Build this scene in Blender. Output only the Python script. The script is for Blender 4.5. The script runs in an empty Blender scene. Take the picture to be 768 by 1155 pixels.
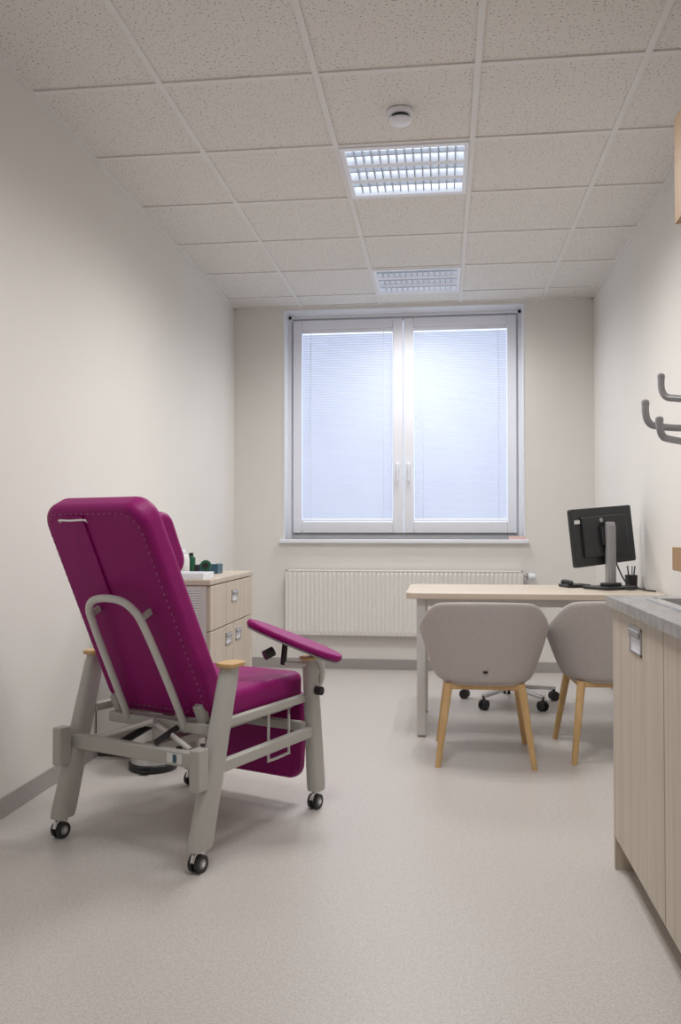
import bpy, bmesh, math, random
from mathutils import Vector, Matrix, Euler
random.seed(4)
S = bpy.context.scene
try:
    S.view_settings.view_transform = 'Standard'
    S.view_settings.look = 'None'
except Exception as e:
    print(e)
COL = S.collection

# ------------------------------------------------------------------ materials
def mat(name, col, rough=0.6, metal=0.0, var=0.04, vscale=6.0, bump=0.0, bscale=200.0, coat=0.0, spec=0.5, sheen=0.0):
    m = bpy.data.materials.new(name); m.use_nodes = True
    nt = m.node_tree; b = nt.nodes['Principled BSDF']
    tc = nt.nodes.new('ShaderNodeTexCoord')
    n = nt.nodes.new('ShaderNodeTexNoise'); n.inputs['Scale'].default_value = vscale; n.inputs['Detail'].default_value = 3
    nt.links.new(tc.outputs['Object'], n.inputs['Vector'])
    r = nt.nodes.new('ShaderNodeValToRGB')
    r.color_ramp.elements[0].position = 0.3; r.color_ramp.elements[1].position = 0.7
    c0 = [max(0, c*(1-var)) for c in col]; c1 = [min(1, c*(1+var)) for c in col]
    r.color_ramp.elements[0].color = (*c0, 1); r.color_ramp.elements[1].color = (*c1, 1)
    nt.links.new(n.outputs['Fac'], r.inputs['Fac']); nt.links.new(r.outputs['Color'], b.inputs['Base Color'])
    b.inputs['Roughness'].default_value = rough; b.inputs['Metallic'].default_value = metal
    b.inputs['Specular IOR Level'].default_value = spec
    b.inputs['Coat Weight'].default_value = coat
    b.inputs['Sheen Weight'].default_value = sheen
    if bump > 0:
        n2 = nt.nodes.new('ShaderNodeTexNoise'); n2.inputs['Scale'].default_value = bscale
        nt.links.new(tc.outputs['Object'], n2.inputs['Vector'])
        bp = nt.nodes.new('ShaderNodeBump'); bp.inputs['Strength'].default_value = bump; bp.inputs['Distance'].default_value = 0.002
        nt.links.new(n2.outputs['Fac'], bp.inputs['Height']); nt.links.new(bp.outputs['Normal'], b.inputs['Normal'])
    return m

def wood(name, ca, cb, scale=(30, 30, 1.2), rough=0.5):
    m = bpy.data.materials.new(name); m.use_nodes = True
    nt = m.node_tree; b = nt.nodes['Principled BSDF']
    tc = nt.nodes.new('ShaderNodeTexCoord'); mp = nt.nodes.new('ShaderNodeMapping')
    mp.inputs['Scale'].default_value = scale
    nt.links.new(tc.outputs['Object'], mp.inputs['Vector'])
    n = nt.nodes.new('ShaderNodeTexNoise'); n.inputs['Scale'].default_value = 1.0; n.inputs['Detail'].default_value = 6
    n.inputs['Distortion'].default_value = 0.6
    nt.links.new(mp.outputs['Vector'], n.inputs['Vector'])
    r = nt.nodes.new('ShaderNodeValToRGB')
    r.color_ramp.elements[0].position = 0.3; r.color_ramp.elements[1].position = 0.7
    r.color_ramp.elements[0].color = (*ca, 1); r.color_ramp.elements[1].color = (*cb, 1)
    nt.links.new(n.outputs['Fac'], r.inputs['Fac']); nt.links.new(r.outputs['Color'], b.inputs['Base Color'])
    b.inputs['Roughness'].default_value = rough
    return m

def speckle(name, base, spot, scale, lo, hi, rough=0.8, stretch=(1,1,1), bump=0.0, second=None):
    m = bpy.data.materials.new(name); m.use_nodes = True
    nt = m.node_tree; b = nt.nodes['Principled BSDF']
    tc = nt.nodes.new('ShaderNodeTexCoord'); mp = nt.nodes.new('ShaderNodeMapping'); mp.inputs['Scale'].default_value = stretch
    nt.links.new(tc.outputs['Object'], mp.inputs['Vector'])
    n = nt.nodes.new('ShaderNodeTexNoise'); n.inputs['Scale'].default_value = scale; n.inputs['Detail'].default_value = 2
    nt.links.new(mp.outputs['Vector'], n.inputs['Vector'])
    r = nt.nodes.new('ShaderNodeValToRGB')
    r.color_ramp.elements[0].position = lo; r.color_ramp.elements[1].position = hi
    r.color_ramp.elements[0].color = (*base, 1); r.color_ramp.elements[1].color = (*spot, 1)
    nt.links.new(n.outputs['Fac'], r.inputs['Fac'])
    out = r.outputs['Color']
    if second:
        n2 = nt.nodes.new('ShaderNodeTexNoise'); n2.inputs['Scale'].default_value = second[0]; n2.inputs['Detail'].default_value = 4
        nt.links.new(tc.outputs['Object'], n2.inputs['Vector'])
        r2 = nt.nodes.new('ShaderNodeValToRGB')
        r2.color_ramp.elements[0].position = 0.35; r2.color_ramp.elements[1].position = 0.65
        r2.color_ramp.elements[0].color = (second[1],)*3 + (1,); r2.color_ramp.elements[1].color = (1, 1, 1, 1)
        nt.links.new(n2.outputs['Fac'], r2.inputs['Fac'])
        mx = nt.nodes.new('ShaderNodeMix'); mx.data_type = 'RGBA'; mx.blend_type = 'MULTIPLY'; mx.inputs['Factor'].default_value = 1.0
        nt.links.new(out, mx.inputs['A']); nt.links.new(r2.outputs['Color'], mx.inputs['B']); out = mx.outputs['Result']
    nt.links.new(out, b.inputs['Base Color'])
    b.inputs['Roughness'].default_value = rough
    if bump:
        bp = nt.nodes.new('ShaderNodeBump'); bp.inputs['Strength'].default_value = bump; bp.inputs['Distance'].default_value = 0.002
        bp.invert = True
        nt.links.new(n.outputs['Fac'], bp.inputs['Height']); nt.links.new(bp.outputs['Normal'], b.inputs['Normal'])
    return m

def emis(name, col, st):
    m = bpy.data.materials.new(name); m.use_nodes = True
    nt = m.node_tree; nt.nodes.clear()
    o = nt.nodes.new('ShaderNodeOutputMaterial'); e = nt.nodes.new('ShaderNodeEmission')
    e.inputs['Color'].default_value = (*col, 1); e.inputs['Strength'].default_value = st
    nt.links.new(e.outputs[0], o.inputs[0]); return m

M_wall = mat('wall_paint', (0.81, 0.79, 0.755), 0.85, var=0.012, vscale=2, bump=0.08, bscale=350)
M_white = mat('white_pvc', (0.88, 0.90, 0.96), 0.35, var=0.01)
M_rad = mat('radiator_enamel', (0.84, 0.825, 0.79), 0.4, var=0.01)
M_base = mat('vinyl_upstand', (0.40, 0.37, 0.36), 0.6, var=0.05, vscale=80)
M_floor = speckle('vinyl_floor', (0.66, 0.62, 0.59), (0.53, 0.49, 0.465), 170, 0.42, 0.68, rough=0.40, second=(60, 0.94))
M_tile = speckle('mineral_tile', (0.81, 0.79, 0.76), (0.36, 0.345, 0.32), 110, 0.61, 0.67, rough=0.95, bump=0.15)
M_tee = mat('ceiling_tee', (0.82, 0.81, 0.80), 0.6, var=0.01)
M_mag = mat('magenta_leatherette', (0.285, 0.003, 0.145), 0.5, var=0.07, vscale=40, bump=0.12, bscale=500, spec=0.3)
M_frame = mat('grey_powdercoat', (0.50, 0.49, 0.46), 0.45, var=0.03)
M_frame2 = mat('light_powdercoat', (0.66, 0.65, 0.63), 0.45, var=0.02)
M_black = mat('black_plastic', (0.018, 0.018, 0.02), 0.45, var=0.1)
M_chrome = mat('chrome', (0.75, 0.75, 0.76), 0.18, metal=1.0, var=0.02)
M_steel = mat('brushed_steel', (0.62, 0.62, 0.62), 0.3, metal=1.0, var=0.05, vscale=60)
M_oak = wood('beech_wood', (0.58, 0.37, 0.16), (0.68, 0.46, 0.22), (40, 40, 2))
M_ash = wood('ash_laminate', (0.54, 0.465, 0.38), (0.65, 0.58, 0.49), (28, 28, 1.0))
M_desk = wood('desk_laminate', (0.60, 0.51, 0.41), (0.70, 0.61, 0.51), (1.5, 30, 30))
M_orange = wood('cherry_laminate', (0.36, 0.22, 0.11), (0.44, 0.28, 0.15), (30, 30, 1.5))
M_counter = speckle('counter_laminate', (0.42, 0.41, 0.405), (0.31, 0.305, 0.30), 35, 0.4, 0.65, rough=0.4)
M_fabric = mat('chair_fabric', (0.50, 0.455, 0.44), 0.95, var=0.05, vscale=90, bump=0.3, bscale=600, sheen=0.2)
M_mon = mat('monitor_plastic', (0.020, 0.021, 0.024), 0.4, var=0.05)
M_silver = mat('silver_plastic', (0.42, 0.42, 0.43), 0.35, metal=0.5, var=0.02)
M_grey = mat('grey_plastic', (0.30, 0.30, 0.31), 0.4, var=0.03)
M_green = mat('green_plastic', (0.015, 0.11, 0.06), 0.4, var=0.05)
M_blue = mat('blue_plastic', (0.04, 0.11, 0.17), 0.4, var=0.05)
M_paper = mat('paper', (0.80, 0.79, 0.78), 0.8, var=0.01)
M_dark = mat('dark_gap', (0.05, 0.045, 0.04), 0.8)
M_sidepanel = mat('carcass_white', (0.62, 0.60, 0.585), 0.5, var=0.02)
M_pink = mat('pale_pink', (0.80, 0.60, 0.58), 0.7)
M_lamp = emis('fluorescent_light', (0.88, 0.94, 1.0), 3.2)
M_lampb = emis('fluorescent_light_dim', (0.88, 0.93, 1.0), 1.5)
M_louv = mat('louvre_aluminium', (0.50, 0.53, 0.58), 0.5, metal=0.2, var=0.01)

# printed paper: fine horizontal bars
M_print = bpy.data.materials.new('printed_sheet'); M_print.use_nodes = True
nt = M_print.node_tree; b = nt.nodes['Principled BSDF']
tc = nt.nodes.new('ShaderNodeTexCoord'); w = nt.nodes.new('ShaderNodeTexWave'); w.bands_direction = 'Z'
w.inputs['Scale'].default_value = 28; w.inputs['Distortion'].default_value = 1.5; w.inputs['Detail Scale'].default_value = 6
nt.links.new(tc.outputs['Object'], w.inputs['Vector'])
r = nt.nodes.new('ShaderNodeValToRGB'); r.color_ramp.elements[0].position = 0.55; r.color_ramp.elements[1].position = 0.8
r.color_ramp.elements[0].color = (0.72, 0.71, 0.70, 1); r.color_ramp.elements[1].color = (0.40, 0.38, 0.42, 1)
nt.links.new(w.outputs['Fac'], r.inputs['Fac']); nt.links.new(r.outputs['Color'], b.inputs['Base Color'])

# slats: translucent white aluminium/plastic
M_slat = bpy.data.materials.new('blind_slat'); M_slat.use_nodes = True
nt = M_slat.node_tree; nt.nodes.clear()
o = nt.nodes.new('ShaderNodeOutputMaterial'); mx = nt.nodes.new('ShaderNodeMixShader'); mx.inputs[0].default_value = 0.42
d = nt.nodes.new('ShaderNodeBsdfDiffuse'); t = nt.nodes.new('ShaderNodeBsdfTranslucent')
tc = nt.nodes.new('ShaderNodeTexCoord'); n = nt.nodes.new('ShaderNodeTexNoise'); n.inputs['Scale'].default_value = 2.0
r = nt.nodes.new('ShaderNodeValToRGB'); r.color_ramp.elements[0].color = (0.74, 0.77, 0.84, 1); r.color_ramp.elements[1].color = (0.82, 0.85, 0.90, 1)
nt.links.new(tc.outputs['Object'], n.inputs['Vector']); nt.links.new(n.outputs['Fac'], r.inputs['Fac'])
nt.links.new(r.outputs['Color'], d.inputs['Color']); nt.links.new(r.outputs['Color'], t.inputs['Color'])
nt.links.new(d.outputs[0], mx.inputs[1]); nt.links.new(t.outputs[0], mx.inputs[2]); nt.links.new(mx.outputs[0], o.inputs[0])

M_glass = bpy.data.materials.new('window_glass'); M_glass.use_nodes = True
nt = M_glass.node_tree; nt.nodes.clear()
o = nt.nodes.new('ShaderNodeOutputMaterial'); mx = nt.nodes.new('ShaderNodeMixShader'); mx.inputs[0].default_value = 0.08
d = nt.nodes.new('ShaderNodeBsdfTransparent'); t = nt.nodes.new('ShaderNodeBsdfGlossy'); t.inputs['Roughness'].default_value = 0.05
nt.links.new(d.outputs[0], mx.inputs[1]); nt.links.new(t.outputs[0], mx.inputs[2]); nt.links.new(mx.outputs[0], o.inputs[0])

# ------------------------------------------------------------------ helpers
def empty(name, loc=(0, 0, 0), rot=(0, 0, 0), parent=None):
    e = bpy.data.objects.new(name, None); e.location = loc; e.rotation_euler = rot
    e.empty_display_size = 0.1; COL.objects.link(e)
    if parent: e.parent = parent
    return e

def mk(name, verts, faces, m, parent=None, smooth=False, loc=None, rot=None):
    me = bpy.data.meshes.new(name); me.from_pydata([tuple(v) for v in verts], [], faces)
    bm = bmesh.new(); bm.from_mesh(me); bmesh.ops.recalc_face_normals(bm, faces=bm.faces); bm.to_mesh(me); bm.free()
    if smooth:
        for p in me.polygons: p.use_smooth = True
    o = bpy.data.objects.new(name, me); COL.objects.link(o)
    if m: me.materials.append(m)
    if parent: o.parent = parent
    if loc is not None: o.location = loc
    if rot is not None: o.rotation_euler = rot
    return o

def bev(o, w, seg=2):
    md = o.modifiers.new('bevel', 'BEVEL'); md.width = w; md.segments = seg; md.limit_method = 'ANGLE'; md.angle_limit = math.radians(40)
    for p in o.data.polygons: p.use_smooth = True
    wn = o.modifiers.new('wn', 'WEIGHTED_NORMAL'); wn.keep_sharp = False
    return o

def boxes(name, lst, m, parent=None, bevel=0, loc=None, rot=None):
    V = []; F = []
    for (x0, x1, y0, y1, z0, z1) in lst:
        k = len(V)
        V += [(x0,y0,z0),(x1,y0,z0),(x1,y1,z0),(x0,y1,z0),(x0,y0,z1),(x1,y0,z1),(x1,y1,z1),(x0,y1,z1)]
        F += [tuple(k+i for i in f) for f in ((0,3,2,1),(4,5,6,7),(0,1,5,4),(1,2,6,5),(2,3,7,6),(3,0,4,7))]
    o = mk(name, V, F, m, parent, loc=loc, rot=rot)
    if bevel: bev(o, bevel)
    return o

def box(name, x0, x1, y0, y1, z0, z1, m, parent=None, bevel=0, loc=None, rot=None):
    return boxes(name, [(x0, x1, y0, y1, z0, z1)], m, parent, bevel, loc, rot)

def frame_basis(d):
    d = Vector(d).normalized()
    up = Vector((0, 0, 1)) if abs(d.z) < 0.95 else Vector((0, 1, 0))
    a = d.cross(up).normalized(); b = a.cross(d).normalized()
    return a, b

def loft(name, rings, m, parent=None, caps=True, smooth=True, closed=False):
    n = len(rings[0]); V = [p for r in rings for p in r]; F = []
    for i in range(len(rings)-1):
        for j in range(n):
            F.append((i*n+j, i*n+(j+1) % n, (i+1)*n+(j+1) % n, (i+1)*n+j))
    if closed:
        i = len(rings)-1
        for j in range(n): F.append((i*n+j, i*n+(j+1) % n, (j+1) % n, j))
    elif caps:
        F.append(tuple(range(n))[::-1]); F.append(tuple((len(rings)-1)*n+j for j in range(n)))
    o = mk(name, V, F, m, parent, smooth)
    if smooth:
        es = o.modifiers.new('es', 'EDGE_SPLIT'); es.split_angle = math.radians(45)
    return o

def cyl(name, p0, p1, r0, m, parent=None, r1=None, seg=24):
    p0 = Vector(p0); p1 = Vector(p1); r1 = r0 if r1 is None else r1
    a, b = frame_basis(p1-p0)
    R = [[p + (a*math.cos(2*math.pi*k/seg) + b*math.sin(2*math.pi*k/seg))*r for k in range(seg)] for p, r in ((p0, r0), (p1, r1))]
    return loft(name, R, m, parent)

def lathe(name, prof, m, parent=None, seg=28, loc=(0,0,0)):
    R = [[(loc[0]+r*math.cos(2*math.pi*k/seg), loc[1]+r*math.sin(2*math.pi*k/seg), loc[2]+z) for k in range(seg)] for r, z in prof]
    return loft(name, R, m, parent)

def catmull(P, n=8):
    P = [Vector(p) for p in P]; Q = [P[0]*2-P[1]] + P + [P[-1]*2-P[-2]]; out = []
    for i in range(1, len(Q)-2):
        for k in range(n):
            t = k/n; a, b, c, d = Q[i-1], Q[i], Q[i+1], Q[i+2]
            out.append(0.5*((2*b)+(c-a)*t+(2*a-5*b+4*c-d)*t*t+(3*b-a-3*c+d)*t**3))
    out.append(P[-1]); return out

def tube(name, P, r, m, parent=None, smooth_n=8, seg=12, closed=False):
    pts = catmull(P, smooth_n) if smooth_n else [Vector(p) for p in P]
    rings = []; a = None
    for i, p in enumerate(pts):
        if closed: d = pts[(i+1) % len(pts)] - pts[i-1]
        else: d = pts[min(i+1, len(pts)-1)] - pts[max(i-1, 0)]
        d.normalize()
        if a is None: a, b = frame_basis(d)
        else:
            a = (a - d*a.dot(d)).normalized(); b = d.cross(a)
        rings.append([p + (a*math.cos(2*math.pi*k/seg) + b*math.sin(2*math.pi*k/seg))*r for k in range(seg)])
    return loft(name, rings, m, parent, closed=closed)

def rrect(w, h, r, n=6, cx=0, cy=0):
    pts = []
    for sx, sy, a0 in ((1, 1, 0), (-1, 1, 90), (-1, -1, 180), (1, -1, 270)):
        for k in range(n+1):
            a = math.radians(a0 + 90*k/n)
            pts.append((cx+sx*(w/2-r)+r*math.cos(a), cy+sy*(h/2-r)+r*math.sin(a)))
    return pts

def pad(name, outline, z0, z1, m, parent=None, bevel=0.02, seg=4, loc=None, rot=None):
    n = len(outline)
    V = [(x, y, z0) for x, y in outline] + [(x, y, z1) for x, y in outline]
    F = [tuple(range(n))[::-1], tuple(range(n, 2*n))] + [(i, (i+1) % n, n+(i+1) % n, n+i) for i in range(n)]
    o = mk(name, V, F, m, parent, loc=loc, rot=rot)
    if bevel: bev(o, bevel, seg)
    return o

# ------------------------------------------------------------------ room
XL, XR, YB, YF, ZC = -1.596, 1.099, 6.40, -1.30, 2.75
box('floor', XL-0.2, XR+0.2, YF-0.2, YB+0.35, -0.1, 0, M_floor)
box('wall_left', XL-0.2, XL, YF-0.2, YB+0.35, 0, 2.95, M_wall)
box('wall_right', XR, XR+0.2, YF-0.2, YB+0.35, 0, 2.95, M_wall)
box('wall_front', XL, XR, YF-0.2, YF, 0, 2.95, M_wall)
WX0, WX1, WZ0, WZ1 = -1.208, 0.597, 0.975, 2.725
boxes('wall_back', [(XL, WX0, YB, YB+0.35, 0, 2.95), (WX1, XR, YB, YB+0.35, 0, 2.95), (WX0, WX1, YB, YB+0.35, 0, WZ0), (WX0, WX1, YB, YB+0.35, WZ1, 2.95)], M_wall)
bh = 0.075
box('baseboard_left', XL, XL+0.006, YF, YB, 0, bh, M_base)
box('baseboard_right', XR-0.006, XR, YF, YB, 0, bh, M_base)
box('baseboard_back', XL, XR, YB-0.006, YB, 0, bh, M_base)
box('baseboard_front', XL, XR, YF, YF+0.006, 0, bh, M_base)
# ceiling (tiles + tees)
gx = [XL] + [0.13+0.6*k for k in (-2, -1, 0, 1)] + [XR]
gy = [YF]; y = 6.12-0.6*12
while y < YB-0.01:
    if y > YF+0.05: gy.append(y)
    y += 0.6
gy.append(YB)
# (y start, strip material, watts per spot)
lamps = [(5.52, M_lampb, 6.6), (3.72, M_lamp, 11.0), (1.92, M_lamp, 8.0), (0.12, M_lamp, 2.0)]
V = []; F = []; MI = []
def addbox(x0, x1, y0, y1, z0, z1, mi):
    k = len(V)
    V.extend([(x0,y0,z0),(x1,y0,z0),(x1,y1,z0),(x0,y1,z0),(x0,y0,z1),(x1,y0,z1),(x1,y1,z1),(x0,y1,z1)])
    for f in ((0,3,2,1),(4,5,6,7),(0,1,5,4),(1,2,6,5),(2,3,7,6),(3,0,4,7)):
        F.append(tuple(k+i for i in f)); MI.append(mi)
for i in range(len(gx)-1):
    for j in range(len(gy)-1):
        if abs(gx[i]+0.47) < 0.01 and any(abs(gy[j]-l[0]) < 0.01 for l in lamps): continue
        addbox(gx[i], gx[i+1], gy[j], gy[j+1], ZC+0.004, ZC+0.02, 0)
for x in gx[1:-1]: addbox(x-0.012, x+0.012, YF, YB, ZC-0.003, ZC+0.012, 1)
for yy in gy[1:-1]: addbox(XL, XR, yy-0.012, yy+0.012, ZC-0.0025, ZC+0.012, 1)
addbox(XL, XL+0.022, YF, YB, ZC-0.005, ZC+0.012, 1); addbox(XR-0.022, XR, YF, YB, ZC-0.005, ZC+0.012, 1)
addbox(XL, XR, YB-0.022, YB, ZC-0.005, ZC+0.012, 1); addbox(XL, XR, YF, YF+0.022, ZC-0.005, ZC+0.012, 1)
addbox(XL-0.2, XR+0.2, YF-0.2, YB+0.35, 2.95, 3.05, 1)
me = bpy.data.meshes.new('ceiling'); me.from_pydata(V, [], F); me.materials.append(M_tile); me.materials.append(M_tee)
for p, mi in zip(me.polygons, MI): p.material_index = mi
COL.objects.link(bpy.data.objects.new('ceiling', me))

# louvred luminaires
for (ly, strip, watts) in lamps:
    e = empty('ceiling_light', (-0.17, ly+0.3, ZC))
    h = 0.287
    boxes('trim_frame', [(-h, h, -h, -h+0.03, -0.008, 0.10), (-h, h, h-0.03, h, -0.008, 0.10), (-h, -h+0.02, -h+0.03, h-0.03, -0.008, 0.10), (h-0.02, h, -h+0.03, h-0.03, -0.008, 0.10), (-h, h, -h, h, 0.10, 0.11)], M_white, e)
    cs = [-0.172, 0, 0.172]
    boxes('divider_bars', [(-h+0.02, h-0.02, c-0.018, c+0.018, -0.006, 0.095) for c in (-0.086, 0.086)], M_white, e)
    bl = []
    for c in cs:
        for k in range(1, 14):
            x = -h+0.02 + k*(2*h-0.04)/14
            bl.append((x-0.003, x+0.003, c-0.068, c+0.068, -0.002, 0.036))
        bl.append((-h+0.02, h-0.02, c-0.005, c+0.005, 0.006, 0.026))
    boxes('louvre_blades', bl, M_louv, e)
    boxes('light_strips', [(-h+0.022, h-0.022, c-0.06, c+0.06, 0.07, 0.085) for c in cs], strip, e)
    for dx in (-0.2, 0, 0.2):
        for dy in (-0.2, 0, 0.2):
            L = bpy.data.lights.new('added_spot', 'SPOT'); L.energy = watts; L.shadow_soft_size = 0.0  # unseen spots added below the louvre; they carry the luminaire's room light
            L.spot_size = math.radians(165); L.spot_blend = 0.9; L.color = (1.0, 0.985, 0.97)
            lo = bpy.data.objects.new('added_spot', L); COL.objects.link(lo); lo.parent = e
            lo.location = (dx, dy, -0.012)

# smoke detector
e = empty('smoke_detector', (-0.17, 3.44, ZC))
lathe('base', [(0.052, 0), (0.052, -0.012), (0.046, -0.018)], M_white, e)
lathe('vent_ring', [(0.036, -0.014), (0.036, -0.038)], M_black, e)
lathe('dome', [(0.046, -0.034), (0.046, -0.040), (0.034, -0.050), (0.012, -0.054)], M_white, e)

# ------------------------------------------------------------------ window
e = empty('window_1')
fy0, fy1 = 6.56, 6.64
fw = 0.05
boxes('outer_frame', [(WX0, WX0+fw, fy0+0.02, fy1, WZ0, WZ1), (WX1-fw, WX1, fy0+0.02, fy1, WZ0, WZ1), (WX0+fw, WX1-fw, fy0+0.02, fy1, WZ0, WZ0+fw), (WX0+fw, WX1-fw, fy0+0.02, fy1, WZ1-fw, WZ1)], M_white, e, 0.004)
boxes('reveal_lining', [(WX0, WX0+0.008, YB-0.003, fy0+0.03, WZ0, WZ1), (WX1-0.008, WX1, YB-0.003, fy0+0.03, WZ0, WZ1), (WX0, WX1, YB-0.003, fy0+0.03, WZ1-0.008, WZ1),
    (WX0+0.008, WX0+0.03, fy0-0.0, fy0+0.03, WZ0, WZ1), (WX1-0.03, WX1-0.008, fy0, fy0+0.03, WZ0, WZ1), (WX0, WX1, fy0, fy0+0.03, WZ1-0.03, WZ1-0.008)], M_white, e)
sz0, sz1 = WZ0+fw-0.005, WZ1-fw+0.005
for nm, a, bb in (('left', WX0+fw-0.005, -0.308), ('right', -0.302, WX1-fw+0.005)):
    sw = 0.068
    gx0, gx1 = a+sw, bb-sw-0.01 if nm == 'left' else bb-sw
    if nm == 'right': gx0 = a+sw+0.01
    gz0, gz1 = sz0+sw+0.02, sz1-sw
    boxes('sash_'+nm, [(a, gx0, fy0-0.01, fy1-0.01, sz0, sz1), (gx1, bb, fy0-0.01, fy1-0.01, sz0, sz1), (gx0, gx1, fy0-0.01, fy1-0.01, sz0, gz0), (gx0, gx1, fy0-0.01, fy1-0.01, gz1, sz1)], M_white, e, 0.006)
    boxes('pane_'+nm, [(gx0, gx1, 6.618, 6.622, gz0, gz1)], M_glass, e)
    V = []; F = []; z = gz0+0.03; dep = 0.0088; tilt = math.radians(62)
    while z < gz1-0.03:
        k = len(V)
        prof = [(-dep, -0.0), (0, 0.0015), (dep, 0.0)]
        for px, pz in prof:
            yy = 6.583 + px*math.cos(tilt) - pz*math.sin(tilt); zz = z + px*math.sin(tilt) + pz*math.cos(tilt)
            V += [(gx0+0.004, yy, zz), (gx1-0.004, yy, zz)]
        F += [(k, k+1, k+3, k+2), (k+2, k+3, k+5, k+4)]
        z += 0.0152
    mk('blind_slats_'+nm, V, F, M_slat, e)
    boxes('blind_rails_'+nm, [(gx0+0.002, gx1-0.002, 6.57, 6.595, gz1-0.028, gz1), (gx0+0.002, gx1-0.002, 6.572, 6.594, gz0+0.003, gz0+0.018)], M_white, e, 0.002)
    boxes('blind_cords_'+nm, [(x-0.002, x+0.002, 6.567, 6.570, gz0+0.01, gz1-0.02) for x in (gx0+0.07, gx1-0.07)], M_white, e)
for x in (-0.347, -0.262):
    boxes('handle_plate', [(x-0.014, x+0.014, fy0-0.022, fy0-0.008, 1.49, 1.56)], M_white, e, 0.004)
    tube('handle_lever', [(x, fy0-0.015, 1.545), (x, fy0-0.045, 1.548), (x, fy0-0.055, 1.53), (x, fy0-0.055, 1.42)], 0.009, M_white, e)
box('windowsill', WX0-0.025, WX1+0.025, YB-0.045, fy0+0.02, WZ0-0.03, WZ0, M_white, None, 0.006)
e = empty('pink_sill_strip', (0.54, 6.377, WZ0))  # small pale pink strip at the front of the sill
boxes('pink_strip', [(-0.06, 0.06, -0.015, 0.015, 0.0, 0.004), (-0.06, 0.06, 0.011, 0.015, 0.004, 0.025)], M_pink, e)

# ------------------------------------------------------------------ radiator
e = empty('radiator')
rx0, rx1, ry, rz0, rz1 = -1.176, 0.576, 6.30, 0.26, 0.745
V = []; F = []; n = 52; pitch = (rx1-rx0-0.03)/n; prof = []
for k in range(n):
    x = rx0+0.015+k*pitch
    prof += [(x, ry+0.009), (x+pitch*0.30, ry+0.009), (x+pitch*0.42, ry), (x+pitch*0.88, ry)]
prof.append((rx1-0.015, ry+0.009))
zs = [rz0+0.008, rz0+0.03, rz1-0.03, rz1-0.008]
for zi, z in enumerate(zs):
    for (x, yy) in prof: V.append((x, ry+0.009 if zi in (0, 3) else yy, z))
m_ = len(prof)
for i in range(3):
    for j in range(m_-1): F.append((i*m_+j, i*m_+j+1, (i+1)*m_+j+1, (i+1)*m_+j))
mk('ribbed_panel', V, F, M_rad, e)
boxes('casing', [(rx0, rx0+0.016, ry+0.002, ry+0.08, rz0, rz1), (rx1-0.016, rx1, ry+0.002, ry+0.08, rz0, rz1), (rx0, rx1, ry+0.002, ry+0.08, rz1-0.009, rz1), (rx0+0.01, rx1-0.01, ry+0.010, ry+0.075, rz0, rz0+0.009), (rx0+0.01, rx1-0.01, ry+0.06, ry+0.075, rz0, rz1-0.01)], M_rad, e, 0.002)
boxes('wall_brackets', [(x, x+0.03, ry+0.07, YB, rz0+0.05, rz1-0.05) for x in (-0.9, 0.3)], M_rad, e)
cyl('valve_body', (rx1, ry+0.04, rz1-0.04), (rx1+0.045, ry+0.04, rz1-0.04), 0.014, M_chrome, e)
cyl('thermostat_head', (rx1+0.03, ry+0.04, rz1-0.04), (rx1+0.085, ry+0.04, rz1-0.04), 0.026, M_white, e, 0.022)
cyl('thermostat_ring', (rx1+0.028, ry+0.04, rz1-0.04), (rx1+0.036, ry+0.04, rz1-0.04), 0.027, M_grey, e)
tube('supply_pipe', [(rx1+0.03, ry+0.04, rz1-0.05), (rx1+0.035, ry+0.06, rz1-0.08), (rx1+0.035, YB, rz1-0.09)], 0.008, M_white, e)

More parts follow.
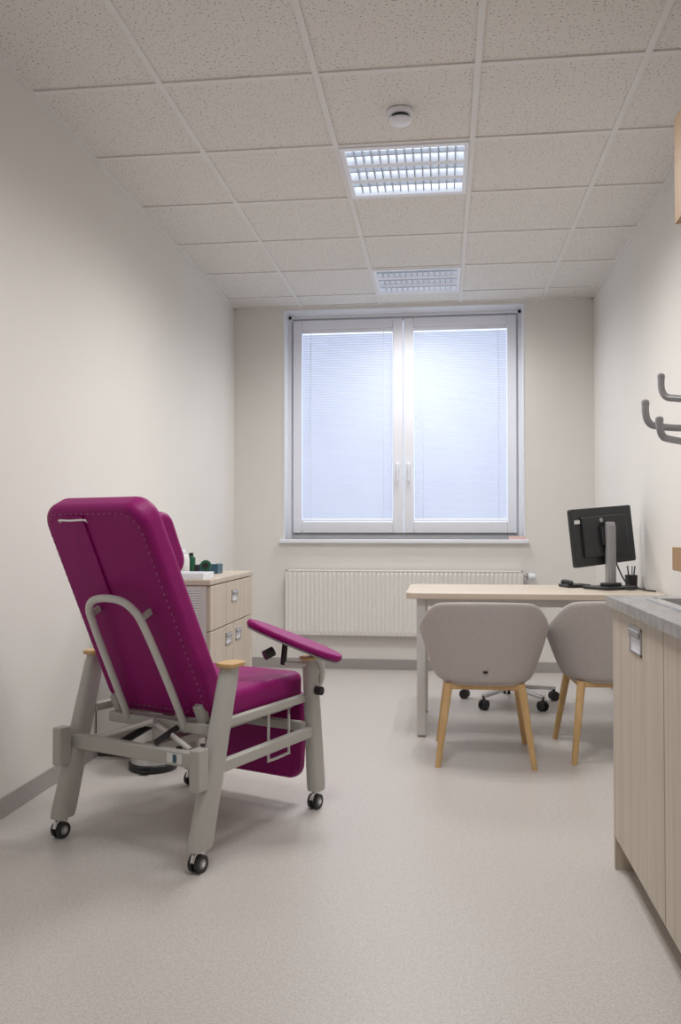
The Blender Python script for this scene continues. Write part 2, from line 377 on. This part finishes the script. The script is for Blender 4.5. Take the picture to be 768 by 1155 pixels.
# ------------------------------------------------------------------ treatment chair
TH = math.radians(-22.8)
ch = empty('phlebotomy_chair', (-0.887, 3.002, 0), (0, 0, TH))
LW = 0.298
def oval_leg(name, p0, p1, ax0, ay0, ax1, ay1):
    rings = []
    for t in (0, 0.05, 0.5, 0.95, 1):
        p = Vector(p0).lerp(Vector(p1), t); ax = ax0+(ax1-ax0)*t; ay = ay0+(ay1-ay0)*t
        if t in (0, 1): ax *= 0.93; ay *= 0.93
        R = []
        for k in range(24):
            a = 2*math.pi*k/24; c = math.cos(a); s = math.sin(a)
            R.append((p.x+ax*math.copysign(abs(c)**0.7, c), p.y+ay*math.copysign(abs(s)**0.7, s), p.z))
        rings.append(R)
    return loft(name, rings, M_frame, ch)
WR = 0.027
for sx, nm in ((-1, 'left'), (1, 'right')):
    oval_leg('rear_leg_'+nm, (sx*LW, -0.345, 0.068), (sx*LW, -0.195, 0.605), 0.031, 0.044, 0.026, 0.034)
    oval_leg('front_leg_'+nm, (sx*LW, 0.345, 0.068), (sx*LW, 0.298, 0.565), 0.029, 0.038, 0.024, 0.030)
    pad('rear_cap_'+nm, rrect(0.070, 0.095, 0.025), 0.605, 0.620, M_oak, ch, 0.004, 2, loc=(sx*LW, -0.19, 0))
    pad('front_cap_'+nm, rrect(0.06, 0.085, 0.025), 0.565, 0.578, M_oak, ch, 0.004, 2, loc=(sx*LW, 0.296, 0))
    for fy in (-0.345, 0.345):
        o = fy-0.008
        cyl('caster_stem', (sx*LW, fy, 0.045), (sx*LW, fy, 0.08), 0.012, M_chrome, ch)
        for dx in (-0.012, 0.012):
            cyl('caster_wheel', (sx*LW+dx-0.007, o, WR), (sx*LW+dx+0.007, o, WR), WR, M_black, ch)
            cyl('caster_disc', (sx*LW+dx-0.0078, o, WR), (sx*LW+dx+0.0078, o, WR), WR*0.55, M_grey, ch)
        cyl('caster_hub', (sx*LW-0.022, o, WR), (sx*LW+0.022, o, WR), 0.008, M_chrome, ch)
        tube('caster_hood', [(sx*LW, o-0.028, 0.033), (sx*LW, o-0.018, 0.054), (sx*LW, o, 0.060), (sx*LW, o+0.024, 0.052)], 0.008, M_chrome, ch)
    x = sx*LW
    boxes('lower_rail_'+nm, [(x-0.014, x+0.014, -0.29, 0.32, 0.275, 0.315)], M_frame, ch, 0.006)
    boxes('upper_rail_'+nm, [(x-0.012-sx*0.02, x+0.012-sx*0.02, -0.22, 0.30, 0.405, 0.435)], M_frame, ch, 0.005)
    boxes('rear_bracket_'+nm, [(x-0.020, x+0.020, -0.375, -0.325, 0.245, 0.375)], M_frame, ch, 0.006)
    tube('side_stay_'+nm, [(x-sx*0.03, 0.20, 0.42), (x-sx*0.03, 0.20, 0.25), (x-sx*0.03, 0.19, 0.235), (x-sx*0.03, 0.08, 0.235), (x-sx*0.03, 0.07, 0.25), (x-sx*0.03, 0.07, 0.41)], 0.005, M_frame2, ch, 4)
boxes('rear_crossbar', [(-0.29, 0.29, -0.315, -0.285, 0.295, 0.345)], M_frame, ch, 0.006)
boxes('front_crossbar', [(-0.29, 0.29, 0.26, 0.29, 0.30, 0.335)], M_frame, ch, 0.006)
boxes('seat_frame', [(-0.22, -0.19, -0.20, 0.30, 0.375, 0.41), (0.19, 0.22, -0.20, 0.30, 0.375, 0.41), (-0.22, 0.22, -0.21, -0.18, 0.375, 0.41), (-0.22, 0.22, 0.1, 0.13, 0.375, 0.41)], M_frame, ch, 0.004)
boxes('lift_arms', [(-0.03, 0.03, -0.30, 0.27, 0.30, 0.33)], M_frame, ch, 0.004)
cyl('gas_spring_body', (-0.09, -0.29, 0.33), (-0.09, -0.02, 0.385), 0.013, M_black, ch)
cyl('gas_spring_rod', (-0.09, -0.02, 0.385), (-0.09, 0.1, 0.395), 0.006, M_chrome, ch)
cyl('gas_spring_body', (0.09, -0.31, 0.36), (0.09, -0.15, 0.40), 0.011, M_black, ch)
cyl('link_bar', (-0.2, -0.27, 0.33), (0.02, -0.24, 0.41), 0.009, M_frame2, ch)
cyl('link_bar', (0.2, -0.27, 0.34), (0.0, -0.22, 0.40), 0.009, M_frame2, ch)
tube('cable_loop', [(-0.2, -0.25, 0.31), (-0.14, -0.22, 0.27), (0.0, -0.18, 0.26), (0.12, -0.22, 0.27), (0.18, -0.28, 0.31)], 0.004, M_black, ch)
boxes('crossbar_sticker', [(0.14, 0.20, -0.3165, -0.315, 0.305, 0.335)], M_paper, ch)
boxes('crossbar_sticker_band', [(0.165, 0.18, -0.3175, -0.3165, 0.307, 0.333)], M_blue, ch)
pad('seat_pad', rrect(0.50, 0.52, 0.05, cy=0.09), 0.41, 0.51, M_mag, ch, 0.028, 5)
pad('leg_rest', rrect(0.46, 0.33, 0.05), -0.03, 0.03, M_mag, ch, 0.02, 4, loc=(0, 0.365, 0.26), rot=(math.radians(84), 0, 0))
# backrest
bk = empty('backrest', (-0.008, -0.175, 0.42), (math.radians(116.2), 0, 0), ch)
BH = 0.78; BW = 0.466
out = []
for x, y in rrect(BW, BH, 0.075, 8, 0, BH/2): out.append((x*(1.0-0.07*(y/BH)) - 0.008*y/BH, y))
pad('back_pad', out, -0.095, 0.0, M_mag, bk, 0.03, 5)
def stitches(name, pts, parent):
    P = [Vector(p) for p in pts]; V = []; F = []
    L = 0; n = len(P)
    for i in range(n):
        a = P[i]; b2 = P[(i+1) % n]; seg = (b2-a).length
        if seg < 1e-6: continue
        d = (b2-a)/seg; s = (0.024 - L) % 0.024
        nrm = d.cross(Vector((0, 0, 1)))
        while s < seg:
            c = a+d*s; k = len(V); hx, hy, hz = 0.0035, 0.0018, 0.0015
            for dz in (-hz, hz):
                for u, v2 in ((-1, -1), (1, -1), (1, 1), (-1, 1)):
                    V.append(c + d*hx*u + nrm*hy*v2 + Vector((0, 0, dz)))
            F.extend([tuple(k+q for q in f) for f in ((0,3,2,1),(4,5,6,7),(0,1,5,4),(1,2,6,5),(2,3,7,6),(3,0,4,7))])
            s += 0.024
        L = (L+seg) % 0.024
    return mk(name, V, F, M_mag2, parent)
M_mag2 = mat('seam_studs', (0.36, 0.10, 0.23), 0.5)
ins2 = [(x*0.90, (y-BH/2)*0.935+BH/2, 0.0005) for x, y in out]
stitches('back_seam', ins2, bk)
for sx, nm in ((-1, 'left'), (1, 'right')):
    pad('head_wing_'+nm, rrect(0.12, 0.22, 0.052), -0.024, 0.024, M_mag, bk, 0.020, 4, loc=(sx*0.172-0.006, 0.600, -0.090), rot=(0, math.radians(90-sx*4), 0))
pad('head_cushion', rrect(0.28, 0.2, 0.05), -0.12, -0.08, M_mag, bk, 0.018, 3, loc=(-0.006, 0.61, 0))
pad('strap', rrect(0.085, 0.29, 0.005, 2), 0.0, 0.007, M_mag, bk, 0.002, 2, loc=(-0.075, 0.605, 0))
tube('strap_buckle', [(-0.130, 0.732, 0.008), (-0.125, 0.742, 0.016), (-0.072, 0.742, 0.020), (-0.018, 0.742, 0.016), (-0.013, 0.732, 0.008)], 0.0035, M_chrome, bk, 5)
tube('support_loop', [(-0.125, -0.03, 0.035), (-0.122, 0.15, 0.038), (-0.112, 0.37, 0.045), (-0.095, 0.445, 0.05), (-0.045, 0.478, 0.05), (0.045, 0.478, 0.05), (0.095, 0.445, 0.05), (0.112, 0.37, 0.045), (0.122, 0.15, 0.038), (0.125, -0.03, 0.035)], 0.0125, M_frame2, bk, 8, 14)
boxes('loop_mounts', [(-0.119, -0.105, 0.40, 0.42, -0.005, 0.045), (0.105, 0.119, 0.40, 0.42, -0.005, 0.045)], M_frame, bk, 0.003)
boxes('back_hinges', [(-0.20, -0.17, -0.03, 0.06, -0.06, 0.02), (0.17, 0.20, -0.03, 0.06, -0.06, 0.02), (-0.2, 0.2, -0.03, -0.005, 0.0, 0.025)], M_frame, bk, 0.004)
# arm board
ab = empty('arm_board', (0.272, 0.225, 0.635), (0, math.radians(21), math.radians(24)), ch)
el = []
for k in range(40):
    a = 2*math.pi*k/40; c = math.cos(a); s = math.sin(a)
    el.append((0.188*math.copysign(abs(c)**0.85, c), (0.070 + 0.012*c)*math.copysign(abs(s)**0.8, s)))
pad('arm_cushion', el, -0.004, 0.020, M_mag, ab, 0.010, 4)
pad('arm_base_plate', [(x*0.97, y*0.95) for x, y in el], -0.011, -0.004, M_grey, ab, 0.003, 2)
tube('arm_bracket', [(0.30, 0.34, 0.44), (0.325, 0.34, 0.50), (0.325, 0.32, 0.56), (0.30, 0.27, 0.605)], 0.012, M_frame2, ch)
cyl('arm_knob', (0.20, 0.20, 0.60), (0.18, 0.17, 0.585), 0.018, M_black, ch)
cyl('arm_post', (0.23, 0.22, 0.55), (0.24, 0.22, 0.64), 0.011, M_black, ch)
cyl('arm_post_bar', (0.23, 0.22, 0.555), (0.30, 0.29, 0.545), 0.011, M_frame2, ch)
cyl('bracket_knob', (0.325, 0.30, 0.45), (0.350, 0.30, 0.45), 0.016, M_black, ch)

# pedal bin standing in front of the cabinet
e = empty('pedal_bin', (-1.27, 3.645, 0))
lathe('base_ring', [(0.102, 0), (0.105, 0.004), (0.105, 0.03), (0.098, 0.034)], M_black, e, 36)
lathe('body', [(0.097, 0.03), (0.100, 0.27), (0.097, 0.275)], M_steel, e, 36)
lathe('lid', [(0.101, 0.272), (0.101, 0.285), (0.085, 0.305), (0.04, 0.318), (0.01, 0.32)], M_black, e, 36)
boxes('pedal', [(-0.02, 0.02, -0.125, -0.09, 0.010, 0.018)], M_black, e, 0.002)

# ------------------------------------------------------------------ dresser
e = empty('drawer_cabinet')
cx0, cx1, cy0, cy1, cz = -1.585, -1.07, 3.78, 4.64, 0.82
boxes('carcass', [(cx0, cx1, cy0, cy1, 0.08, cz-0.025)], M_ash, e, 0.002)
boxes('plinth', [(cx0, cx1-0.05, cy0+0.02, cy1-0.02, 0, 0.08)], M_dark, e)
boxes('top', [(cx0, cx1+0.02, cy0-0.01, cy1+0.01, cz-0.025, cz)], M_ash, e, 0.003)
boxes('side_panel', [(cx0, cx1-0.0, cy0-0.004, cy0, 0.08, cz-0.03)], M_sidepanel, e)
fx = cx1
ym = (cy0+cy1)/2
boxes('fronts', [(fx, fx+0.018, cy0+0.003, cy1-0.003, 0.585, cz-0.03), (fx, fx+0.018, cy0+0.003, ym-0.002, 0.09, 0.58), (fx, fx+0.018, ym+0.002, cy1-0.003, 0.09, 0.58)], M_ash, e, 0.002)
def cup_handle(name, parent, X, yc, zc, w, h, nx):
    a = X; b2 = X+nx*0.004
    x0, x1 = min(a, b2), max(a, b2)
    t = 0.008
    boxes(name, [(x0, x1, yc-w/2, yc+w/2, zc+h/2-t, zc+h/2), (x0, x1, yc-w/2, yc+w/2, zc-h/2, zc-h/2+t), (x0, x1, yc-w/2, yc-w/2+t, zc-h/2, zc+h/2), (x0, x1, yc+w/2-t, yc+w/2, zc-h/2, zc+h/2)], M_steel, parent, 0.001)
    c0, c1 = sorted((X, X+nx*0.0015))
    boxes(name+'_cup', [(c0, c1, yc-w/2+t, yc+w/2-t, zc-h/2+t, zc+h*0.12)], M_white, parent)
    boxes(name+'_lip', [(min(X, X+nx*0.010), max(X, X+nx*0.010), yc-w/2+t, yc+w/2-t, zc+h*0.12, zc+h/2-t)], M_silver, parent, 0.003)
cup_handle('drawer_handle', e, fx+0.018, ym+0.02, 0.715, 0.11, 0.06, 1)
cup_handle('door_handle_near', e, fx+0.018, ym-0.10, 0.515, 0.11, 0.06, 1)
cup_handle('door_handle_far', e, fx+0.018, ym+0.10, 0.515, 0.11, 0.06, 1)
boxes('printed_label', [(-1.19, -1.10, cy0-0.006, cy0-0.004, 0.57, 0.775)], M_print, e)
boxes('printed_label_wide', [(-1.42, -1.22, cy0-0.006, cy0-0.004, 0.55, 0.77)], M_print, e)

e = empty('white_tray', (-1.31, 3.89, cz))
boxes('tray', [(-0.22, 0.22, -0.09, 0.09, 0, 0.006), (-0.22, -0.212, -0.09, 0.09, 0.006, 0.028), (0.212, 0.22, -0.09, 0.09, 0.006, 0.028), (-0.212, 0.212, -0.09, -0.082, 0.006, 0.028), (-0.212, 0.212, 0.082, 0.09, 0.006, 0.028)], M_white, e, 0.002)
e = empty('squeeze_bottle', (-1.262, 4.05, cz))
lathe('body', [(0.026, 0), (0.029, 0.004), (0.029, 0.085), (0.024, 0.10), (0.013, 0.108), (0.013, 0.115)], M_paper, e)
lathe('nozzle', [(0.014, 0.113), (0.014, 0.125), (0.004, 0.13), (0.003, 0.165)], M_white, e)
e = empty('small_bottle', (-1.275, 4.22, cz))
lathe('body', [(0.020, 0), (0.022, 0.003), (0.022, 0.085), (0.010, 0.095)], M_green, e)
lathe('cap', [(0.011, 0.093), (0.011, 0.11)], M_black, e)
e = empty('tape_dispenser', (-1.175, 4.12, cz), (0, 0, 0.2))
boxes('body', [(-0.05, 0.045, -0.03, 0.03, 0, 0.022), (-0.05, -0.028, -0.025, 0.025, 0.022, 0.055)], M_black, e, 0.004)
cyl('roll', (0.005, -0.02, 0.05), (0.005, 0.02, 0.05), 0.027, M_green, e)
cyl('roll_core', (0.005, -0.023, 0.05), (0.005, 0.023, 0.05), 0.015, M_black, e)
e = empty('glove_box', (-1.205, 4.34, cz))
boxes('box', [(-0.05, 0.05, -0.05, 0.05, 0, 0.05)], M_blue, e, 0.002)
pad('opening', rrect(0.05, 0.03, 0.012), 0.05, 0.052, M_white, e, 0)

# ------------------------------------------------------------------ desk
e = empty('desk')
pad('tabletop', rrect(1.275, 0.72, 0.05, 8, cx=0.4475, cy=4.66), 0.700, 0.73, M_desk, e, 0.003, 2)
lx0, lx1, ly0, ly1 = -0.135, 1.03, 4.34, 4.98
boxes('legs', [(x, x+0.045, y, y+0.045, 0.01, 0.700) for x in (lx0, lx1-0.0) for y in (ly0, ly1-0.045)], M_frame2, e, 0.004)
boxes('leg_feet', [(x+0.005, x+0.04, y+0.005, y+0.04, 0, 0.01) for x in (lx0, lx1-0.0) for y in (ly0, ly1-0.045)], M_grey, e)
boxes('apron', [(lx0+0.045, lx1, ly0+0.01, ly0+0.035, 0.66, 0.700), (lx0+0.045, lx1, ly1-0.035, ly1-0.01, 0.66, 0.700), (lx0+0.01, lx0+0.035, ly0+0.045, ly1-0.045, 0.66, 0.700), (lx1+0.01, lx1+0.035, ly0+0.045, ly1-0.045, 0.66, 0.700)], M_frame2, e, 0.003)

# monitor
MR = math.radians(38)
e = empty('computer_monitor', (0.89, 4.72, 0.73), (0, 0, MR))
pad('base', rrect(0.25, 0.19, 0.03), 0, 0.016, M_mon, e, 0.004, 3)
boxes('neck', [(-0.03, 0.03, -0.012, 0.014, 0.012, 0.36)], M_silver, e, 0.008)
boxes('neck_back', [(-0.022, 0.022, -0.022, -0.010, 0.016, 0.34)], M_grey, e, 0.004)
boxes('neck_foot', [(-0.05, 0.05, -0.035, 0.03, 0.014, 0.034)], M_mon, e, 0.006)
hd = empty('head', (0, 0.055, 0.285), (math.radians(-4), math.radians(-4), 0), e)
pad('shell', rrect(0.47, 0.31, 0.012), -0.014, 0.014, M_mon, hd, 0.006, 3, rot=(math.radians(90), 0, 0))
boxes('back_bulge', [(-0.17, 0.17, -0.03, -0.012, -0.11, 0.11)], M_mon, hd, 0.012)
boxes('mount', [(-0.05, 0.05, -0.048, -0.028, -0.05, 0.05)], M_mon, hd, 0.004)
M_screen = mat('screen_off', (0.01, 0.012, 0.015), 0.15)
boxes('screen', [(-0.222, 0.222, 0.0135, 0.0155, -0.14, 0.142)], M_screen, hd)
bd = lathe('badge', [(0.012, 0), (0.012, 0.002)], M_silver, hd)
bd.location = (-0.03, -0.030, 0.085); bd.rotation_euler = (math.radians(90), 0, 0)
boxes('sticker', [(-0.215, -0.175, -0.0155, -0.014, 0.075, 0.095)], M_paper, hd)
iv = Matrix.Translation((0.89, 4.72, 0.73)) @ Matrix.Rotation(MR, 4, 'Z'); iv.invert()
def wl(P): return [tuple(iv @ Vector(p)) for p in P]
tube('power_cable', wl([(0.92, 4.70, 0.735), (0.97, 4.60, 0.735), (1.02, 4.64, 0.737), (1.04, 4.56, 0.735), (1.07, 4.50, 0.735)]), 0.004, M_black, e)
tube('video_cable', wl([(0.90, 4.76, 0.95), (0.96, 4.78, 0.80), (1.00, 4.72, 0.74), (1.06, 4.68, 0.735)]), 0.004, M_black, e)
e = empty('desk_phone', (0.72, 4.84, 0.73), (0, 0, 0.3))
boxes('body', [(-0.07, 0.07, -0.06, 0.06, 0, 0.018)], M_black, e, 0.006)
tube('handset', [(-0.045, -0.055, 0.02), (-0.045, -0.045, 0.03), (-0.045, 0.045, 0.03), (-0.045, 0.055, 0.02)], 0.011, M_black, e, 4)
e = empty('pen_cup', (1.04, 4.92, 0.73))
lathe('cup', [(0.032, 0), (0.034, 0.065), (0.031, 0.065), (0.029, 0.006)], M_black, e)
for i, (dx, dy, mm) in enumerate(((0.010, 0.0, M_blue), (-0.008, 0.010, M_black), (0.0, -0.012, M_silver))):
    cyl('pen_%d' % i, (dx*0.8, dy*0.8, 0.01), (dx*2.0, dy*2.0, 0.115), 0.004, mm, e)

# ------------------------------------------------------------------ visitor chairs
def sstep(a, b2, x):
    t = max(0, min(1, (x-a)/(b2-a))); return t*t*(3-2*t)
def visitor_chair(loc, rz):
    e = empty('visitor_armchair', loc, (0, 0, rz))
    nphi, rows = 41, 9
    V = []; F = []
    for i in range(nphi):
        u = -1+2*i/(nphi-1); phi = math.radians(122)*u; s = math.sin(phi); c = math.cos(phi)
        ap = abs(phi)
        zt = 0.732 - 0.010*min(1, (ap/0.8))**2 - 0.125*sstep(0.62, 1.65, ap) - 0.015*sstep(1.5, 2.1, ap)
        for j in range(rows):
            v = j/(rows-1)
            a = 0.200+0.088*v**0.8; bq = 0.205+0.06*v
            x = a*math.copysign(abs(s)**0.72, s); y = -bq*math.copysign(abs(c)**0.75, c)
            if c < 0: y = bq*1.0*abs(c)**0.8
            if ap > 1.4: y -= (1-v)*0.10*(ap-1.4)
            z = 0.365 + (zt-0.365)*v
            V.append((x, y, z))
    for i in range(nphi-1):
        for j in range(rows-1):
            F.append((i*rows+j, (i+1)*rows+j, (i+1)*rows+j+1, i*rows+j+1))
    o = mk('shell', V, F, M_fabric, e, True)
    sd = o.modifiers.new('s', 'SOLIDIFY'); sd.thickness = 0.026; sd.offset = 0
    sb = o.modifiers.new('ss', 'SUBSURF'); sb.levels = 1; sb.render_levels = 2
    seat = []
    for k in range(40):
        a = 2*math.pi*k/40; c = math.cos(a); s = math.sin(a)
        seat.append((0.203*math.copysign(abs(c)**0.6, c), 0.02+0.225*math.copysign(abs(s)**0.6, s)))
    pad('seat_cushion', seat, 0.385, 0.455, M_fabric, e, 0.025, 4)
    pad('shell_bottom', [(x*0.97, y*0.97) for x, y in seat], 0.352, 0.39, M_fabric, e, 0.012, 3)
    boxes('under_frame', [(-0.175, 0.175, -0.175, -0.145, 0.332, 0.355), (-0.175, 0.175, 0.145, 0.175, 0.332, 0.355), (-0.175, -0.145, -0.175, 0.175, 0.332, 0.355), (0.145, 0.175, -0.175, 0.175, 0.332, 0.355)], M_oak, e, 0.004)
    for sx in (-1, 1):
        for sy in (-1, 1):
            rings = []
            for t in (0, 0.08, 0.5, 1):
                hx = 0.0185-0.006*t; p = Vector((sx*(0.16+0.05*t), sy*(0.16+0.075*t), 0.358*(1-t)))
                rings.append([(p.x+hx*q[0], p.y+hx*q[1], p.z) for q in rrect(2, 2, 0.7, 3)])
            loft('leg', rings, M_oak, e)
    boxes('tag', [(-0.010, 0.010, -0.232, -0.215, 0.415, 0.424)], M_black, e)
    return e
visitor_chair((0.183, 4.045, 0), 0.0)
visitor_chair((0.775, 4.17, 0), math.radians(3))

# office stool
e = empty('office_stool', (0.40, 5.28, 0))
for k in range(5):
    a = math.radians(72*k+18); c = math.cos(a); s = math.sin(a)
    rings = []
    for t in (0, 1):
        rr = 0.03+0.26*t; hw = 0.022-0.008*t; zc = 0.10-0.022*t; hh = 0.018-0.006*t
        P = []
        for q in rrect(2, 2, 0.6, 3): P.append((c*rr - s*hw*q[0], s*rr + c*hw*q[0], zc+hh*q[1]))
        rings.append(P)
    loft('base_arm', rings, M_chrome, e)
    for dd in (-0.013, 0.013):
        px, py = c*0.285, s*0.285
        cyl('caster_wheel', (px-s*(dd-0.008), py+c*(dd-0.008), 0.029), (px-s*(dd+0.008), py+c*(dd+0.008), 0.029), 0.029, M_black, e)
    cyl('caster_stem', (c*0.285, s*0.285, 0.03), (c*0.285, s*0.285, 0.08), 0.009, M_black, e)
lathe('column', [(0.032, 0.075), (0.032, 0.13), (0.024, 0.14), (0.024, 0.30), (0.015, 0.30), (0.015, 0.43)], M_black, e)
lathe('seat', [(0.15, 0.43), (0.19, 0.44), (0.20, 0.465), (0.19, 0.49), (0.12, 0.50)], M_black, e)

# ------------------------------------------------------------------ kitchen base unit
e = empty('sink_base_cabinet')
kx, ky1, ky0 = 0.524, 2.75, 0.33
boxes('end_panels', [(kx, XR-0.008, ky1-0.018, ky1, 0, 0.812), (kx, XR-0.008, ky0, ky0+0.018, 0, 0.812)], M_ash, e, 0.001)
boxes('carcass', [(kx+0.02, XR-0.008, ky0+0.018, ky1-0.018, 0.10, 0.79)], M_ash, e)
boxes('plinth', [(kx+0.058, kx+0.074, ky0+0.018, ky1-0.018, 0, 0.10)], M_ash, e)
y = ky1-0.019
doors = []
while y > ky0+0.2:
    doors.append((kx, kx+0.018, y-0.596, y-0.002, 0.102, 0.806)); y -= 0.60
boxes('doors', doors, M_ash, e, 0.0015)
for dd in doors:
    cup_handle('door_handle', e, kx, (dd[2]+dd[3])/2-0.01, 0.745, 0.135, 0.075, -1)
sx0, sx1, sy0, sy1 = 0.61, 1.00, 2.05, 2.59
boxes('countertop', [(kx-0.018, sx0, ky0, ky1+0.012, 0.812, 0.842), (sx1, XR-0.002, ky0, ky1+0.012, 0.812, 0.842), (sx0, sx1, sy1, ky1+0.012, 0.812, 0.842), (sx0, sx1, ky0, sy0, 0.812, 0.842)], M_counter, e)
boxes('sink_rim', [(sx0-0.02, sx0+0.012, sy0-0.02, sy1+0.02, 0.842, 0.849), (sx1-0.012, sx1+0.02, sy0-0.02, sy1+0.02, 0.842, 0.849), (sx0, sx1, sy1-0.012, sy1+0.02, 0.842, 0.849), (sx0, sx1, sy0-0.02, sy0+0.012, 0.842, 0.849)], M_steel, e, 0.001)
boxes('sink_bowl', [(sx0+0.01, sx0+0.013, sy0+0.01, sy1-0.01, 0.792, 0.845), (sx1-0.013, sx1-0.01, sy0+0.01, sy1-0.01, 0.792, 0.845), (sx0+0.01, sx1-0.01, sy1-0.013, sy1-0.01, 0.792, 0.845), (sx0+0.01, sx1-0.01, sy0+0.01, sy0+0.013, 0.792, 0.845), (sx0+0.01, sx1-0.01, sy0+0.01, sy1-0.01, 0.791, 0.794)], M_steel, e)
tube('tap', [(1.055, 2.2, 0.842), (1.055, 2.2, 0.94), (1.04, 2.2, 0.985), (1.0, 2.2, 1.0), (0.95, 2.2, 0.98), (0.94, 2.2, 0.96)], 0.011, M_chrome, e)
e = empty('wall_cabinet')
boxes('carcass', [(0.738, XR, 1.55, 2.75, 2.0, 2.335)], M_orange, e, 0.002)
boxes('doors', [(0.72, 0.737, 2.152, 2.749, 2.002, 2.333), (0.72, 0.737, 1.552, 2.148, 2.002, 2.333)], M_orange, e, 0.002)

# coat stand
e = empty('coat_stand', (0.915, 3.2, 0))
lathe('base', [(0.165, 0), (0.165, 0.012), (0.15, 0.02), (0.03, 0.03)], M_grey, e, 40)
cyl('pole', (0, 0, 0.02), (0, 0, 1.72), 0.018, M_grey, e)
lathe('finial', [(0.022, 1.70), (0.022, 1.73), (0.012, 1.745)], M_grey, e)
M_hook = mat('hook_grey', (0.33, 0.33, 0.34), 0.35, metal=0.3)
def hook(ang, zc, L, rise):
    a = math.radians(ang); c = math.cos(a); s = math.sin(a)
    P = [(0, zc+0.0), (L*0.45, zc-0.003), (L-0.05, zc), (L-0.022, zc+0.006), (L-0.006, zc+0.024), (L, zc+0.05), (L, zc+rise)]
    tube('hook', [(r*c, r*s, z) for r, z in P], 0.0125, M_hook, e, 6)
    lathe('hook_tip', [(0.0125, -0.005), (0.014, 0.0), (0.013, 0.012), (0.006, 0.017)], M_hook, e, 14, (L*c, L*s, zc+rise))
hook(205, 1.415, 0.228, 0.075); hook(325, 1.415, 0.16, 0.075); hook(85, 1.415, 0.228, 0.075)
hook(150, 1.53, 0.130, 0.08); hook(270, 1.53, 0.155, 0.08); hook(30, 1.53, 0.130, 0.08)
hook(227, 1.362, 0.270, 0.055)

# small wooden box on the wall
e = empty('wooden_wall_box')
boxes('box', [(XR-0.10, XR, 3.45, 3.90, 0.87, 0.972)], M_orange, e, 0.003)

# ------------------------------------------------------------------ world / camera
W = bpy.data.worlds.new('overcast_sky'); S.world = W; W.use_nodes = True
bg = W.node_tree.nodes['Background']; bg.inputs['Color'].default_value = (0.70, 0.79, 1.0, 1); bg.inputs['Strength'].default_value = 1.85

cam = bpy.data.cameras.new('camera'); co = bpy.data.objects.new('camera', cam); COL.objects.link(co)
co.location = (0, 0, 1.05); co.rotation_euler = (math.radians(91.16), 0, math.radians(6.88))
cam.sensor_fit = 'VERTICAL'; cam.sensor_height = 36; cam.sensor_width = 36; cam.lens = 36*961/1155
cam.clip_start = 0.02
S.camera = co
